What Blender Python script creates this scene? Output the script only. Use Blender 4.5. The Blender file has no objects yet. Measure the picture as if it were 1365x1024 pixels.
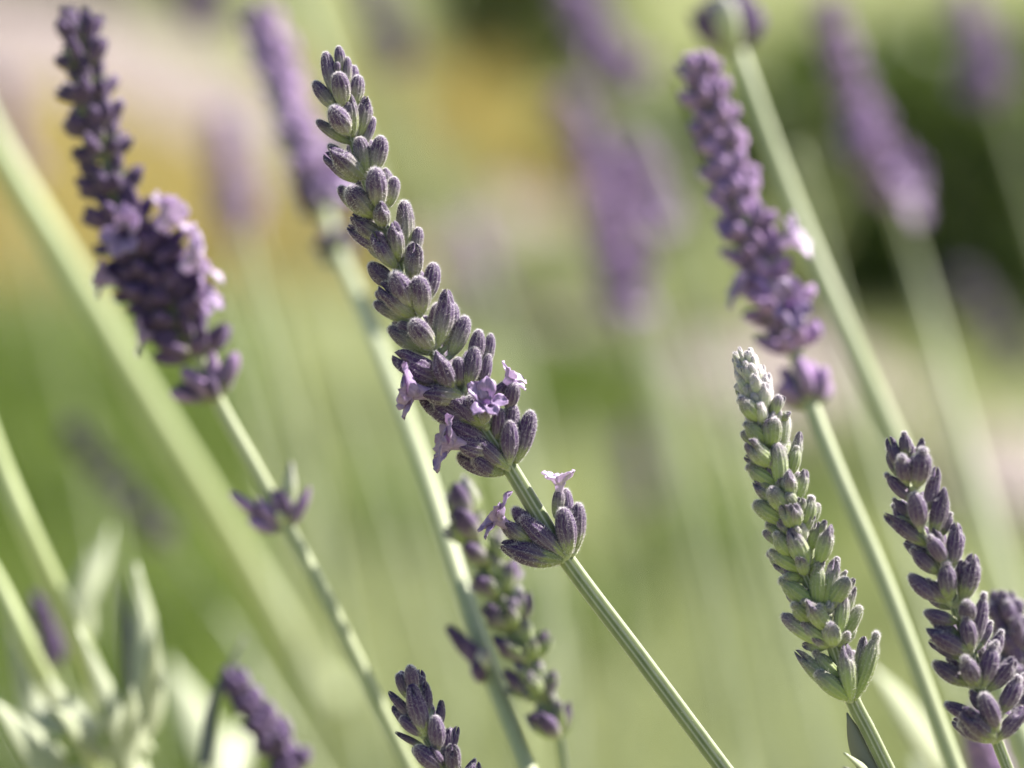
import bpy, math, random
from mathutils import Vector, Matrix, Quaternion
RAD = math.radians
sc = bpy.context.scene
col = sc.collection

# ------------------------------------------------------------------ camera
PITCH, CAM_H, FOCUS, LENS = RAD(12.0), 0.48, 0.3413, 100.0
SRC_W, SRC_H = 1365.0, 1024.0
PX = 0.36 * FOCUS / SRC_W                 # metres per photograph pixel on the plane of focus
FWD = Vector((0, math.cos(PITCH), -math.sin(PITCH)))
RIGHT = Vector((1, 0, 0))
UP = Vector((0, math.sin(PITCH), math.cos(PITCH)))
CAM = Vector((0, -FOCUS * math.cos(PITCH), CAM_H))
cd = bpy.data.cameras.new('camera')
cam = bpy.data.objects.new('camera', cd)
col.objects.link(cam)
cam.location = CAM
cam.rotation_euler = (math.pi / 2 - PITCH, 0, 0)
cd.lens = LENS
cd.sensor_width = 36.0
cd.clip_start, cd.clip_end = 0.01, 2000.0
cd.dof.use_dof = True
cd.dof.focus_distance = FOCUS * 1.004
cd.dof.aperture_fstop = 8.0
sc.camera = cam

# ------------------------------------------------------------------ sky, sun, exposure
SUN_AZ, SUN_EL = RAD(64.0), RAD(44.0)     # azimuth from +Y (view direction) towards +X
world = bpy.data.worlds.new('World')
sc.world = world
world.use_nodes = True
wn = world.node_tree.nodes
sky = wn.new('ShaderNodeTexSky')
sky.sky_type = 'NISHITA'
sky.sun_disc = False
sky.sun_elevation = SUN_EL
sky.sun_rotation = SUN_AZ
world.node_tree.links.new(sky.outputs[0], wn['Background'].inputs[0])
wn['Background'].inputs[1].default_value = 0.055
sd = bpy.data.lights.new('sun', 'SUN')
sd.energy = 5.0
sd.angle = RAD(0.55)
sd.color = (1.0, 0.945, 0.87)
sun = bpy.data.objects.new('sun', sd)
col.objects.link(sun)
sun_dir = Vector((math.sin(SUN_AZ) * math.cos(SUN_EL), math.cos(SUN_AZ) * math.cos(SUN_EL), math.sin(SUN_EL)))
sun.rotation_euler = sun_dir.to_track_quat('Z', 'Y').to_euler()
sc.view_settings.view_transform = 'Standard'
sc.view_settings.look = 'None'
sc.view_settings.exposure = 1.55
sc.view_settings.gamma = 1.0
sc.render.engine = 'CYCLES'
sc.cycles.max_bounces = 8
sc.cycles.use_denoising = True

# ------------------------------------------------------------------ helpers
def at(px, py, k=1.0):
    """Point that stands k focus distances in front of the camera, seen at photograph pixel (px, py)."""
    x = (px - SRC_W / 2) / SRC_W * 0.36
    y = -(py - SRC_H / 2) / SRC_W * 0.36
    return CAM + (FWD + RIGHT * x + UP * y) * (FOCUS * k)

def on_ground(px, py, z=0.0):
    d = at(px, py) - CAM
    return CAM + d * ((z - CAM.z) / d.z)

def tag(o, label=None, cat=None, group=None, kind=None):
    if label: o['label'] = label
    if cat: o['category'] = cat
    if group: o['group'] = group
    if kind: o['kind'] = kind
    return o

def empty(name, loc, label, cat, group=None):
    o = bpy.data.objects.new(name, None)
    o.empty_display_size = 0.01
    col.objects.link(o)
    o.location = loc
    return tag(o, label, cat, group)

def mesh(name, V, F, mats, fm=None, smooth=True):
    me = bpy.data.meshes.new(name)
    me.from_pydata(V, [], F)
    for m in mats: me.materials.append(m)
    if smooth: me.polygons.foreach_set('use_smooth', [True] * len(F))
    if fm: me.polygons.foreach_set('material_index', fm)
    me.update()
    return me

def link(name, me, parent=None, loc=None):
    o = bpy.data.objects.new(name, me)
    col.objects.link(o)
    if parent: o.parent = parent
    if loc is not None: o.location = loc
    return o

def catmull(P, n):
    """A smooth curve (centripetal, so that uneven steps do not overshoot) through P, n points long."""
    P = [Vector(p) for p in P]
    P = [P[0] * 2 - P[1]] + P + [P[-1] * 2 - P[-2]]
    m = len(P) - 3
    out = []
    for i in range(n):
        u = i / (n - 1) * m
        j = min(int(u), m - 1)
        t = u - j
        p0, p1, p2, p3 = P[j:j + 4]
        d0, d1, d2 = (max(1e-5, (b - a).length) ** .5 for a, b in ((p0, p1), (p1, p2), (p2, p3)))
        m1 = (p2 - p1) + ((p1 - p0) / d0 - (p2 - p0) / (d0 + d1)) * d1
        m2 = (p2 - p1) + ((p3 - p2) / d2 - (p3 - p1) / (d1 + d2)) * d1
        a, b = 2 * t ** 3 - 3 * t * t, t ** 3 - t * t
        out.append(p1 * (a + 1) + m1 * (b - t * t + t) + p2 * -a + m2 * b)
    return out

def frames(P):
    T = [(P[min(i + 1, len(P) - 1)] - P[max(i - 1, 0)]).normalized() for i in range(len(P))]
    n = T[0].orthogonal().normalized()
    out = []
    for t in T:
        n = (n - t * n.dot(t)).normalized()
        out.append((t, n, t.cross(n)))
    return out

# ------------------------------------------------------------------ materials
def nodes(name):
    m = bpy.data.materials.new(name)
    m.use_nodes = True
    nt = m.node_tree
    return m, nt, nt.nodes['Principled BSDF'], nt.nodes['Material Output']

def ramp(nt, fac, stops):
    r = nt.nodes.new('ShaderNodeValToRGB')
    e = r.color_ramp.elements
    while len(e) < len(stops): e.new(0.5)
    for k, (p, c) in zip(e, stops):
        k.position = p
        k.color = (*c, 1)
    nt.links.new(fac, r.inputs[0])
    return r.outputs[0]

def math_node(nt, op, a, b=None, c=None):
    n = nt.nodes.new('ShaderNodeMath')
    n.operation = op
    for i, v in enumerate((a, b, c)):
        if v is None: continue
        if isinstance(v, (int, float)): n.inputs[i].default_value = v
        else: nt.links.new(v, n.inputs[i])
    return n.outputs[0]

def mix_rgb(nt, fac, a, b, mode='MIX'):
    n = nt.nodes.new('ShaderNodeMix')
    n.data_type = 'RGBA'
    n.blend_type = mode
    for sock, v in ((n.inputs[0], fac), (n.inputs[6], a), (n.inputs[7], b)):
        if isinstance(v, (int, float)): sock.default_value = v
        elif isinstance(v, tuple): sock.default_value = (*v, 1)
        else: nt.links.new(v, sock)
    return n.outputs[2]

def noise(nt, scale, vec=None, detail=4, rough=0.6, stretch=None):
    n = nt.nodes.new('ShaderNodeTexNoise')
    n.inputs['Scale'].default_value = scale
    n.inputs['Detail'].default_value = detail
    n.inputs['Roughness'].default_value = rough
    if vec is None:
        tc = nt.nodes.new('ShaderNodeTexCoord')
        vec = tc.outputs['Object']
    if stretch:
        mp = nt.nodes.new('ShaderNodeMapping')
        mp.inputs['Scale'].default_value = stretch
        nt.links.new(vec, mp.inputs[0])
        vec = mp.outputs[0]
    nt.links.new(vec, n.inputs['Vector'])
    return n.outputs[0]

def add_translucent(nt, bsdf, out, color, w):
    tr = nt.nodes.new('ShaderNodeBsdfTranslucent')
    if isinstance(color, tuple): tr.inputs[0].default_value = (*color, 1)
    else: nt.links.new(color, tr.inputs[0])
    mx = nt.nodes.new('ShaderNodeMixShader')
    mx.inputs[0].default_value = w
    nt.links.new(bsdf.outputs[0], mx.inputs[1])
    nt.links.new(tr.outputs[0], mx.inputs[2])
    nt.links.new(mx.outputs[0], out.inputs[0])

BUD_L, BUD_W = 0.0050, 0.0022
def bud_material(name, base, mid, tip, p_mid, p_tip, sheen=0.14):
    m, nt, b, out = nodes(name)
    tc = nt.nodes.new('ShaderNodeTexCoord')
    sep = nt.nodes.new('ShaderNodeSeparateXYZ')
    nt.links.new(tc.outputs['Object'], sep.inputs[0])
    info = nt.nodes.new('ShaderNodeObjectInfo')
    z = math_node(nt, 'MULTIPLY', sep.outputs[2], 1.0 / BUD_L)
    # streaks that run along the bud, and blotches
    st = noise(nt, 1.0, tc.outputs['Object'], 3, 0.6, (5200, 5200, 420))
    bl = noise(nt, 900, tc.outputs['Object'], 3, 0.6)
    rnd = math_node(nt, 'MULTIPLY_ADD', info.outputs['Random'], 0.26, -0.13)
    z1 = math_node(nt, 'ADD', z, rnd)
    z2 = math_node(nt, 'MULTIPLY_ADD', st, 0.5, math_node(nt, 'ADD', z1, -0.25))
    z3 = math_node(nt, 'MULTIPLY_ADD', bl, 0.36, math_node(nt, 'ADD', z2, -0.18))
    c = ramp(nt, z3, [(0.0, tuple(v * 0.9 for v in base)), (0.16, base), (p_mid, mid), (p_tip, tip), (1.0, tuple(v * 0.85 for v in tip))])
    felt = noise(nt, 1.0, tc.outputs['Object'], 2, 0.7, (16000, 16000, 4200))
    felt = ramp(nt, felt, [(0.5, (0, 0, 0)), (0.72, (1, 1, 1))])
    at_ = nt.nodes.new('ShaderNodeAttribute')
    at_.attribute_name = 'rib'
    c = mix_rgb(nt, math_node(nt, 'MULTIPLY', math_node(nt, 'MULTIPLY', at_.outputs['Fac'], st), 0.34), c, (0.44, 0.42, 0.42))
    c = mix_rgb(nt, math_node(nt, 'MULTIPLY', felt, 0.26), c, (0.42, 0.39, 0.42))
    hsv = nt.nodes.new('ShaderNodeHueSaturation')
    nt.links.new(c, hsv.inputs['Color'])
    nt.links.new(math_node(nt, 'MULTIPLY_ADD', info.outputs['Random'], 0.4, 0.8), hsv.inputs['Value'])
    nt.links.new(hsv.outputs[0], b.inputs['Base Color'])
    b.inputs['Roughness'].default_value = 0.75
    b.inputs['Specular IOR Level'].default_value = 0.25
    b.inputs['Sheen Weight'].default_value = sheen
    b.inputs['Sheen Roughness'].default_value = 0.35
    b.inputs['Sheen Tint'].default_value = (0.9, 0.86, 0.92, 1)
    bp = nt.nodes.new('ShaderNodeBump')
    bp.inputs['Strength'].default_value = 0.5
    bp.inputs['Distance'].default_value = 0.00006
    nt.links.new(st, bp.inputs['Height'])
    nt.links.new(bp.outputs[0], b.inputs['Normal'])
    return m

M = {}
M['bud_grey'] = bud_material('lavender_bud_grey_green', (0.30, 0.34, 0.14), (0.215, 0.20, 0.18), (0.060, 0.028, 0.095), 0.44, 0.76)
M['bud_purple'] = bud_material('lavender_bud_purple', (0.26, 0.30, 0.12), (0.135, 0.10, 0.145), (0.058, 0.026, 0.092), 0.34, 0.66)
M['bud_dark'] = bud_material('lavender_bud_deep_purple', (0.20, 0.21, 0.10), (0.10, 0.065, 0.125), (0.075, 0.036, 0.12), 0.30, 0.62)
M['bud_pale'] = bud_material('lavender_bud_pale_green', (0.29, 0.37, 0.11), (0.25, 0.295, 0.14), (0.115, 0.085, 0.14), 0.64, 1.0)
M['bud_cream'] = bud_material('lavender_bud_young', (0.36, 0.42, 0.20), (0.42, 0.45, 0.32), (0.40, 0.36, 0.40), 0.60, 0.99, 0.5)
M['bud_violet'] = bud_material('lavender_bud_violet', (0.22, 0.22, 0.14), (0.17, 0.115, 0.20), (0.29, 0.175, 0.35), 0.25, 0.75)

m, nt, b, out = nodes('plant_hair')
b.inputs['Base Color'].default_value = (0.84, 0.80, 0.84, 1)
b.inputs['Roughness'].default_value = 0.5
add_translucent(nt, b, out, (0.88, 0.84, 0.86), 0.55)
M['hair'] = m

def petal_material(name, c1, c2):
    m, nt, b, out = nodes(name)
    n = noise(nt, 1.0, None, 3, 0.6, (4000, 900, 900))
    c = ramp(nt, n, [(0.3, c1), (0.7, c2)])
    nt.links.new(c, b.inputs['Base Color'])
    b.inputs['Roughness'].default_value = 0.45
    b.inputs['Sheen Weight'].default_value = 0.2
    add_translucent(nt, b, out, c, 0.45)
    return m
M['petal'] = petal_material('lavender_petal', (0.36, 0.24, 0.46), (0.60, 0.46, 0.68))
M['petal_lit'] = petal_material('lavender_petal_sunlit', (0.55, 0.43, 0.64), (0.78, 0.68, 0.82))  # sunlit copy of the petal: bright sunlight painted into its colour

def stem_material(name, c1, c2, pale):
    m, nt, b, out = nodes(name)
    n = noise(nt, 1.0, None, 4, 0.6, (700, 700, 90))
    c = ramp(nt, n, [(0.3, c1), (0.7, c2)])
    at_ = nt.nodes.new('ShaderNodeAttribute')
    at_.attribute_name = 'rib'
    fine = noise(nt, 9000, None, 2, 0.7)
    f = math_node(nt, 'MULTIPLY', at_.outputs['Fac'], math_node(nt, 'MULTIPLY_ADD', fine, 0.9, 0.4))
    c = mix_rgb(nt, f, c, pale)
    nt.links.new(c, b.inputs['Base Color'])
    b.inputs['Roughness'].default_value = 0.5
    b.inputs['Sheen Weight'].default_value = 0.3
    return m
M['stem'] = stem_material('lavender_stem', (0.11, 0.145, 0.05), (0.18, 0.22, 0.08), (0.62, 0.62, 0.54))
M['stem_soft'] = stem_material('lavender_stem_pale', (0.25, 0.30, 0.13), (0.33, 0.37, 0.19), (0.44, 0.46, 0.32))
M['stalk'] = stem_material('grass_stalk', (0.27, 0.33, 0.12), (0.36, 0.42, 0.18), (0.43, 0.47, 0.26))

def leaf_material(name, c1, c2, tr=0.35, scale=60, patch=0.5):
    m, nt, b, out = nodes(name)
    info = nt.nodes.new('ShaderNodeObjectInfo')
    geo = nt.nodes.new('ShaderNodeNewGeometry')
    n = noise(nt, scale, None, 3, 0.6)
    f = math_node(nt, 'MULTIPLY_ADD', geo.outputs['Random Per Island'], 1.1 - patch, math_node(nt, 'MULTIPLY_ADD', n, patch * 2 - .5, .25 - patch / 2))
    c = ramp(nt, f, [(0.2, c1), (0.8, c2)])
    nt.links.new(c, b.inputs['Base Color'])
    b.inputs['Roughness'].default_value = 0.5
    b.inputs['Roughness'].default_value = 0.38
    add_translucent(nt, b, out, mix_rgb(nt, 0.5, c, (0.75, 0.85, 0.4), 'MULTIPLY'), tr)
    return m
M['leaf'] = leaf_material('lavender_leaf', (0.32, 0.37, 0.22), (0.52, 0.55, 0.40), 0.18)
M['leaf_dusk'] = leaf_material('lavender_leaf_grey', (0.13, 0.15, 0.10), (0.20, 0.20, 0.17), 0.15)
M['grass'] = leaf_material('grass_blade', (0.19, 0.225, 0.09), (0.50, 0.52, 0.31), 0.45, 3.2, 1.1)
M['lush'] = leaf_material('lush_grass_blade', (0.08, 0.13, 0.025), (0.24, 0.31, 0.07), 0.4, 5, 0.9)
M['dry'] = leaf_material('dry_grass_blade', (0.40, 0.32, 0.11), (0.56, 0.45, 0.17), 0.3, 6)
M['shrub'] = leaf_material('shrub_leaf', (0.03, 0.05, 0.012), (0.17, 0.23, 0.05), 0.3, 6)
m, nt, b, out = nodes('bark')
c = ramp(nt, noise(nt, 60, None, 5, 0.7), [(0.3, (0.06, 0.045, 0.03)), (0.7, (0.16, 0.12, 0.085))])
nt.links.new(c, b.inputs['Base Color'])
b.inputs['Roughness'].default_value = 0.9
M['bark'] = m

# ------------------------------------------------------------------ the ground
def ground_material():
    m, nt, b, out = nodes('lawn_soil')
    big = noise(nt, 1.3, None, 5, 0.65)
    small = noise(nt, 60, None, 4, 0.7)
    c = ramp(nt, big, [(0.3, (0.20, 0.225, 0.075)), (0.5, (0.29, 0.30, 0.12)), (0.7, (0.37, 0.35, 0.16))])
    c = mix_rgb(nt, math_node(nt, 'MULTIPLY', small, 0.6), c, (0.10, 0.085, 0.05))
    nt.links.new(c, b.inputs['Base Color'])
    b.inputs['Roughness'].default_value = 0.95
    return m
M['lawn'] = ground_material()
m, nt, b, out = nodes('gravel_bed')
c = ramp(nt, noise(nt, 45, None, 6, 0.75), [(0.3, (0.22, 0.175, 0.16)), (0.7, (0.38, 0.31, 0.285))])
nt.links.new(c, b.inputs['Base Color'])
b.inputs['Roughness'].default_value = 0.9
M['gravel'] = m
m, nt, b, out = nodes('gravel_stone')
geo = nt.nodes.new('ShaderNodeNewGeometry')
c = ramp(nt, geo.outputs['Random Per Island'], [(0.0, (0.24, 0.19, 0.175)), (0.5, (0.36, 0.295, 0.27)), (1.0, (0.46, 0.41, 0.37))])
nt.links.new(c, b.inputs['Base Color'])
b.inputs['Roughness'].default_value = 0.8
M['stone'] = m

rng = random.Random(7)
# a gently uneven lawn out to the horizon
def hgt(x, y):
    return 0.012 * math.sin(x * 2.1 + 0.6) * math.sin(y * 1.7) if abs(x) < 20 and abs(y) < 20 else 0.0
xs = [-800, -200, -60, -20] + [-10 + i * 0.5 for i in range(41)] + [20, 60, 200, 800]
V, F = [], []
for y in xs:
    for x in xs: V.append((x, y, hgt(x, y) - 0.012))
nx = len(xs)
for j in range(nx - 1):
    for i in range(nx - 1):
        a = j * nx + i
        F.append((a, a + 1, a + nx + 1, a + nx))
tag(link('lawn', mesh('lawn', V, F, [M['lawn']])), 'green lawn with straw coloured patches spreading below the lavender', 'lawn', kind='structure')

# the gravel path runs from far left to near right
def path_c(y):
    return -0.55 + (4.05 - y) * 0.361 + 0.02 * math.sin(y * 2.3)
def path_w(y):
    return 0.075 + 0.05 * max(0.0, y - 1.5) + 0.01 * math.sin(y * 3.1)
V, F = [], []
ny = 60
for j in range(ny):
    y = 0.6 + j * (9.0 / (ny - 1))
    c, w = path_c(y), path_w(y)
    for i in range(7):
        u = i / 6 * 2 - 1
        V.append((c + u * w, y, 0.012 + 0.01 * (1 - u * u)))
for j in range(ny - 1):
    for i in range(6):
        a = j * 7 + i
        F.append((a, a + 1, a + 8, a + 7))
tag(link('gravel_path', mesh('gravel_path', V, F, [M['gravel']])), 'pale pinkish gravel path crossing the lawn', 'path', kind='structure')
# loose stones on the path
V, F = [], []
ico = [(0, 0, 1), (0.9, 0, 0.3), (0.28, 0.86, 0.3), (-0.73, 0.53, 0.3), (-0.73, -0.53, 0.3), (0.28, -0.86, 0.3), (0, 0, -0.6)]
icf = [(0, 1, 2), (0, 2, 3), (0, 3, 4), (0, 4, 5), (0, 5, 1), (6, 2, 1), (6, 3, 2), (6, 4, 3), (6, 5, 4), (6, 1, 5)]
for _ in range(6000):
    y = rng.uniform(1.0, 6.5)
    u = rng.uniform(-1, 1)
    x = path_c(y) + u * path_w(y)
    s = rng.uniform(0.004, 0.011)
    n0 = len(V)
    a = rng.uniform(0, 6.28)
    for (p, q, r) in ico:
        p, q = p * rng.uniform(.8, 1.2), q * rng.uniform(.8, 1.2)
        V.append((x + s * (p * math.cos(a) - q * math.sin(a)), y + s * (p * math.sin(a) + q * math.cos(a)), 0.014 + 0.01 * (1 - u * u) + s * 0.6 * r))
    F += [tuple(n0 + i for i in f) for f in icf]
tag(link('gravel', mesh('gravel', V, F, [M['stone']], smooth=False)), 'small pinkish stones lying loose on the gravel path', 'gravel', kind='stuff')

def blades(name, n, sampler, hmin, hmax, mat, label, cat):
    V, F = [], []
    for _ in range(n):
        x, y = sampler()
        h = rng.uniform(hmin, hmax)
        a, w = rng.uniform(0, 6.28), rng.uniform(0.0012, 0.003)
        lx, ly = rng.gauss(0, 0.35) * h, rng.gauss(0, 0.35) * h
        dx, dy = math.cos(a) * w, math.sin(a) * w
        z = hgt(x, y) - 0.014
        n0 = len(V)
        V += [(x - dx, y - dy, z), (x + dx, y + dy, z), (x + lx * .4 + dx * .8, y + ly * .4 + dy * .8, z + h * .6),
              (x + lx * .4 - dx * .8, y + ly * .4 - dy * .8, z + h * .6), (x + lx, y + ly, z + h)]
        F += [(n0, n0 + 1, n0 + 2, n0 + 3), (n0 + 3, n0 + 2, n0 + 4)]
    tag(link(name, mesh(name, V, F, [M[mat]])), label, cat, kind='stuff')

def lawn_pt():
    while True:
        y = 0.75 + 7.0 * rng.random() ** 1.7
        x = rng.uniform(-0.4, 0.5) + rng.uniform(-.25, .25) * (y + .35)
        if abs(x - path_c(y)) > path_w(y) * 0.95: return x, y
blades('grass', 60000, lawn_pt, 0.015, 0.045, 'grass', 'short green lawn grass beside the gravel path', 'grass')
def lush_pt():
    while True:
        y = rng.uniform(0.9, 2.1)
        x = -0.30 * (y + .33) * rng.random() ** .6 - .02 * y + rng.gauss(0, .04)
        if abs(x - path_c(y)) > path_w(y) * 1.1 and x < -.09 * (y + .33): return x, y
blades('lush_grass', 16000, lush_pt, 0.03, 0.07, 'lush', 'deep green longer grass in the lawn behind the thick pale stalk', 'grass')
def dry_pt():
    while True:
        if rng.random() < 0.78:
            y = rng.uniform(2.35, 3.9)
            x = path_c(y) - path_w(y) * .9 - abs(rng.gauss(0, 0.27))
        else:
            y = rng.uniform(2.7, 4.4)
            x = path_c(y) + path_w(y) * .9 + abs(rng.gauss(0, 0.10))
        return x, y
blades('dry_grass', 26000, dry_pt, 0.02, 0.06, 'dry', 'straw yellow dry grass along the edge of the gravel path', 'dry grass')

# ------------------------------------------------------------------ lavender pieces
def bud_mesh(name, kind, seed, hi, mat):
    r_ = random.Random(seed)
    prof = [(0, .20), (.03, .34), (.09, .48), (.18, .68), (.3, .86), (.44, .98), (.58, 1.0), (.70, .96), (.80, .86), (.88, .74), (.94, .56), (.98, .34), (1.0, .10)]
    if kind == 'knob':
        prof = [(0, .20), (.03, .34), (.09, .50), (.18, .72), (.3, .90), (.44, 1.0), (.58, .99), (.70, .90), (.78, .74), (.84, .54), (.88, .42), (.92, .46), (.96, .40), (.985, .26), (1.0, .08)]
    if kind == 'slim':
        prof = [(z, r * (0.82 + 0.18 * math.sin(z * 3.1))) for z, r in prof]
    seg = 44 if hi else 10
    if not hi: prof = prof[::2] + [prof[-1]]
    bend = r_.uniform(0.04, 0.11)
    V, F, fm, ribs = [], [], [], []
    wool = 'cream' in mat.name or 'young' in mat.name
    for (z, r) in prof:
        for i in range(seg):
            th = 2 * math.pi * i / seg
            rc = math.cos(11 * th) if hi else 0
            rib = 1 + 0.06 * rc * min(1, z * 5) * (1 - .6 * z ** 5)
            ribs.append(max(0, rc) ** 2 if hi else .2)
            lob = 0.0
            if kind == 'split' and z > .78: lob = 0.26 * (z - .78) / .22
            if kind == 'teeth' and z > .84: lob = 0.20 * (z - .84) / .16
            nl = 2 if kind == 'split' else 3
            rr = r * rib * (1 + 0.05 * math.sin(2 * th + seed)) * BUD_W / 2
            if lob: rr *= 1 + lob * 1.8 * (0.5 + 0.5 * math.cos(nl * th + seed))
            zz = z + lob * 0.6 * math.cos(nl * th + seed)
            V.append((rr * math.cos(th) + bend * BUD_L * (zz - zz * zz) * -1.6, rr * math.sin(th), zz * BUD_L))
    n = len(prof)
    for j in range(n - 1):
        for i in range(seg):
            k = (i + 1) % seg
            F.append((j * seg + i, j * seg + k, (j + 1) * seg + k, (j + 1) * seg + i))
    F.append(tuple((n - 1) * seg + i for i in range(seg)))
    F.append(tuple(seg - 1 - i for i in range(seg)))
    fm = [0] * len(F)
    if hi:
        for _ in range(4200 if wool else 1700):
            j, i = r_.randrange(1, n - 1), r_.randrange(seg)
            a, b_, c_ = Vector(V[j * seg + i]), Vector(V[j * seg + (i + 1) % seg]), Vector(V[(j + 1) * seg + i])
            p = a + (b_ - a) * r_.random() + (c_ - a) * r_.random()
            ctr = Vector((0, 0, p.z))
            nrm = (p - ctr)
            nrm.z = 0
            if nrm.length < 1e-7: continue
            nrm.normalize()
            d = (nrm + Vector((r_.gauss(0, .35), r_.gauss(0, .35), r_.gauss(.45, .45)))).normalized()
            ln = r_.uniform(0.00012, 0.00042) * (1.6 if wool else 1)
            sd_ = d.orthogonal().normalized()
            sd_.rotate(Quaternion(d, r_.uniform(0, 6.28)))
            w = 0.0000105
            n0 = len(V)
            V += [tuple(p - nrm * .00002 - sd_ * w), tuple(p - nrm * .00002 + sd_ * w), tuple(p + d * ln)]
            F.append((n0, n0 + 1, n0 + 2))
            fm.append(1)
            ribs += [0, 0, 0]
    me = mesh(name, V, F, [mat, M['hair']], fm)
    me.attributes.new('rib', 'FLOAT', 'POINT').data.foreach_set('value', ribs)
    return me

BUDS = {}
KINDS = ['plain', 'split', 'plain', 'knob', 'teeth', 'slim', 'split', 'plain']
def get_bud(i, hi, tone, kinds):
    kd = kinds[i % len(kinds)]
    key = (kd, i % 8, hi, tone)
    if key not in BUDS:
        BUDS[key] = bud_mesh('bud', kd, (i % 8) * 13 + 5, hi, M[tone])
    return BUDS[key]

def petal_mesh(seed, mat, ln=0.0030, wd=0.0022):
    r_ = random.Random(seed)
    nu, nv = 8, 7
    V, F = [], []
    ph = r_.uniform(0, 6)
    def pt(i, j):
        u, v = i / (nu - 1), j / (nv - 1) * 2 - 1
        w = wd * (0.34 + 0.66 * math.sin(math.pi * (0.12 + 0.62 * u)) ** 1.2) * (1 if u < .85 else 1 - 2.6 * (u - .85)) * .62
        x = v * w
        z = ln * u * (1 - 0.10 * abs(v) ** 2 * u)
        y = 0.0009 * u ** 2.2 - 0.0006 * v * v * (1 - .6 * u) + 0.00026 * math.sin(v * 6 + ph + u * 3) * u + 0.00018 * math.sin(u * 9 + ph + v * 2)
        return Vector((x, y, z))
    g = [[pt(i, j) for j in range(nv)] for i in range(nu)]
    for s in (0, 1):
        for i in range(nu):
            for j in range(nv): V.append(tuple(g[i][j] + Vector((0, -0.00007 * s, 0))))
    o = nu * nv
    for i in range(nu - 1):
        for j in range(nv - 1):
            a = i * nv + j
            F.append((a, a + 1, a + nv + 1, a + nv))
            F.append((o + a, o + a + nv, o + a + nv + 1, o + a + 1))
    rim = [j for j in range(nv)] + [i * nv + nv - 1 for i in range(1, nu)] + [(nu - 1) * nv + j for j in range(nv - 2, -1, -1)] + [i * nv for i in range(nu - 2, 0, -1)]
    for a, b_ in zip(rim, rim[1:] + rim[:1]): F.append((a, o + a, o + b_, b_))
    return mesh('petal', V, F, [mat])
def tube_mesh(mat):
    V, F = [], []
    seg = 14
    prof = [(0, .34), (.25, .40), (.5, .50), (.75, .66), (.95, .86), (1.0, .92)]
    for s in (0, 1):
        for z, r in prof:
            for i in range(seg):
                th = 6.2832 * i / seg
                rr = (r - .07 * s) * 0.00105 * (1 + .06 * math.cos(3 * th))
                V.append((rr * math.cos(th), rr * math.sin(th), z * 0.0046))
    n, o = len(prof), len(prof) * seg
    for j in range(n - 1):
        for i in range(seg):
            k = (i + 1) % seg
            F.append((j * seg + i, j * seg + k, (j + 1) * seg + k, (j + 1) * seg + i))
            F.append((o + j * seg + k, o + j * seg + i, o + (j + 1) * seg + i, o + (j + 1) * seg + k))
    for i in range(seg):
        k = (i + 1) % seg
        F.append(((n - 1) * seg + i, (n - 1) * seg + k, o + (n - 1) * seg + k, o + (n - 1) * seg + i))
    return mesh('flower', V, F, [mat])
PETALS = {m_: [petal_mesh(i, M[m_]) for i in range(4)] for m_ in ('petal', 'petal_lit')}
TUBES = {m_: tube_mesh(M[m_]) for m_ in ('petal', 'petal_lit')}

def bract_mesh():
    V, F = [], []
    nu, nv = 7, 5
    for s in (0, 1):
        for i in range(nu):
            u = i / (nu - 1)
            w = 0.0013 * math.sin(math.pi * min(1, u * .75 + .22)) * (1 - u ** 3)
            for j in range(nv):
                v = j / (nv - 1) * 2 - 1
                V.append((v * w, 0.0005 * v * v * -1 + 0.0006 * u * u - 0.00008 * s, 0.0034 * u))
    o = nu * nv
    for i in range(nu - 1):
        for j in range(nv - 1):
            a = i * nv + j
            F.append((a, a + 1, a + nv + 1, a + nv))
            F.append((o + a, o + a + nv, o + a + nv + 1, o + a + 1))
    return mesh('bract', V, F, [M['leaf']])
BRACT = bract_mesh()

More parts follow.
